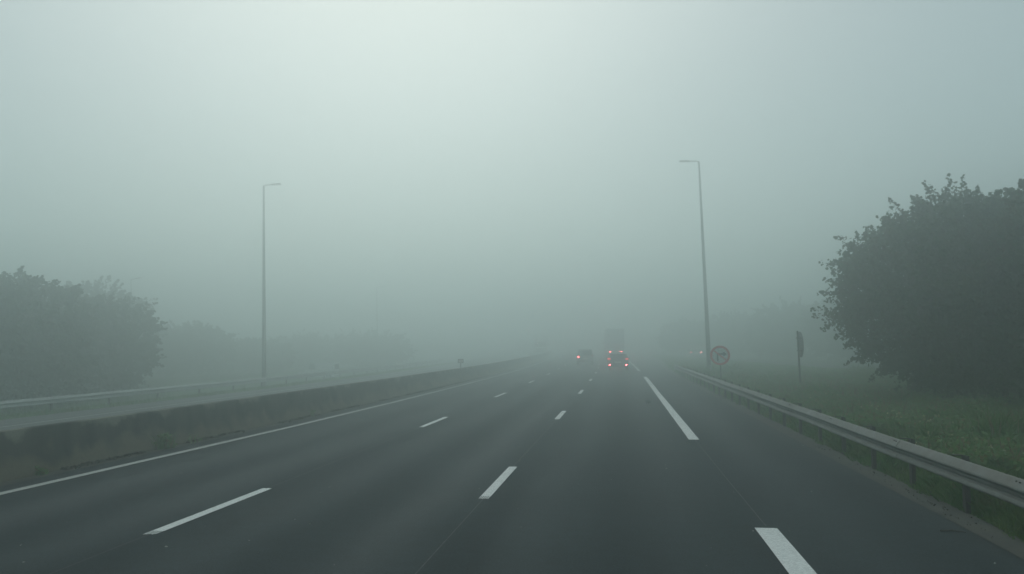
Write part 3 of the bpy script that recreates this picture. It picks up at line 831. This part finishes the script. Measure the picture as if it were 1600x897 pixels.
# broad-leaved weeds among the grass
x, y = scatter(17000, 8, 48, off(P_EDGE, .25), lambda y: np.minimum(RAMP_A(y), 5 + .35 * y), 1.3, 12)
k = patch(x, y, 1.3, 1.) > .50; x, y = x[k], y[k]
cl = np.stack([x, y, verge_bump(x, y) + .10 + .16 * nr.random(len(x)), .08 + .06 * nr.random(len(x))], 1)
V, F_ = leaves(cl, 11, .075, 14)
tag(raw('undergrowth', V, F_, M['weed']), 'broad-leaved weeds among the right verge grass', kind='stuff')
# dead brown stalks standing above the grass
x, y = scatter(2600, 8, 55, off(P_EDGE, .5), lambda y: np.minimum(RAMP_A(y), 5.5 + .38 * y), 1.4, 41)
k = patch(x, y, .7, 4.) > .60; x, y = x[k], y[k]
V, F_ = blades(np.stack([x, y, verge_bump(x, y)], 1), .35 + .25 * nr.random(len(x)), .012 + .0008 * y, 42, .35)
tag(raw('dry_stalks', V, F_, M['dry']), 'dead brown stalks standing in the right verge grass', kind='stuff')
# pale flowers: a patch behind the rail and strays
fx = np.concatenate([nr.normal(7.35, .3, 22), nr.normal(6.3, .5, 8), nr.uniform(5.0, 11, 22)])
fy = np.concatenate([nr.normal(24.5, 1.4, 22), nr.normal(16.5, 2.2, 8), nr.uniform(12, 38, 22)])
cl = np.stack([fx, fy, verge_bump(fx, fy) + .30 + .08 * nr.random(len(fx)), np.full(len(fx), .035)], 1)
V, F_ = leaves(cl, 7, .026, 15, .2)
tag(raw('wildflowers', V, F_, M['flower']), 'small pale yellow and white flowers in the right verge grass', kind='stuff')
# leaf litter along the barrier foot and the right edge
x, y = scatter(3600, 4, 60, off(P_BAR, .27), off(P_BAR, .50), 1.2, 16)
k = patch(x * 0, y, 2.3, .5) * patch(x * 0, y, .9) > .12; x, y = x[k], y[k]
x = P_BAR(y) + .28 + np.abs(nr.normal(0, .07, len(y)))
cl = np.stack([x, y, .012 + .02 * nr.random(len(x)), np.full(len(x), .02)], 1)
V, F_ = leaves(cl, 3, .05, 17, .3); V[:, 2] = np.maximum(V[:, 2], .009)
tag(raw('leaf_litter', V, F_, M['litter']), 'dark leaf litter along the foot of the concrete barrier', kind='stuff')
x, y = scatter(700, 5, 60, off(P_EDGE, -.34), off(P_EDGE, .02), 1.3, 18)
k = patch(x * .5, y, 1.7, .3) > .45; x, y = x[k], y[k]
cl = np.stack([x, y, .014 + .012 * nr.random(len(x)), np.full(len(x), .02)], 1)
V, F_ = leaves(cl, 2, .022, 19, .3); V[:, 2] = np.maximum(V[:, 2], .010)
tag(raw('leaf_litter', V, F_, M['litter']), 'bits of dead leaf on the dusty right road edge', kind='stuff')
x, y = scatter(230, 4, 40, off(P_LEFT, .2), P_EDGE, 1.4, 20)
cl = np.stack([x, y, np.full(len(x), .008), np.full(len(x), .003)], 1)
V, F_ = leaves(cl, 1, .028, 21, .1); V[:, 2] = np.maximum(V[:, 2], .006)
tag(raw('gravel', V, F_, M['stone']), 'tiny pale stone chips on the asphalt', kind='stuff')

def weed_plant(label, x, y, h, n, seed):
    r = empty('weed', (x, y, 0)); tag(r, label, 'weed', 'weeds at the barrier foot')
    g_ = np.random.default_rng(seed)
    P = np.stack([g_.normal(0, h * .16, n), g_.normal(0, h * .28, n), np.zeros(n)], 1)
    V, F_ = blades(P, h * (.35 + .65 * g_.random(n)), np.full(n, .018), seed, .7)
    raw('stem', V, F_, M['weed'], r)
    cl = np.stack([g_.normal(0, h * .2, n // 3), g_.normal(0, h * .3, n // 3), h * g_.random(n // 3) * .7 + .03, np.full(n // 3, .05)], 1)
    V, F_ = leaves(cl, 6, .05, seed + 1); raw('foliage', V, F_, M['weed'], r)
weed_plant('largest weed tuft at the foot of the concrete barrier', -9.78, 17.3, .42, 90, 31)
weed_plant('thin upright weed just past the largest tuft at the barrier', -9.66, 18.3, .28, 12, 32)
weed_plant('low weed at the barrier foot nearest the camera', -9.92, 13.6, .16, 40, 33)
weed_plant('small weed at the barrier foot beyond the larger tufts', -9.55, 25.5, .22, 30, 34)

tw = tube(bmesh.new(), [(3.74, 10.93, .016), (3.87, 10.95, .02), (4.02, 10.90, .014)], [.008, .012, .005], 6)
tag(build('twig', tw, M['bark']), 'dark twig lying on the hard shoulder', 'twig')
db = bmesh.new(); bmesh.ops.create_icosphere(db, subdivisions=2, radius=.09, matrix=Matrix.Translation((.92, 32.9, .05)) @ Matrix.Diagonal((1, 1.2, .7, 1)))
for v in db.verts: v.co += Vector([rng.uniform(-.02, .02) for _ in range(3)])
tag(build('road_debris', db, M['sign_black']), 'small dark lump of debris in the lane left of the long dash', 'debris')
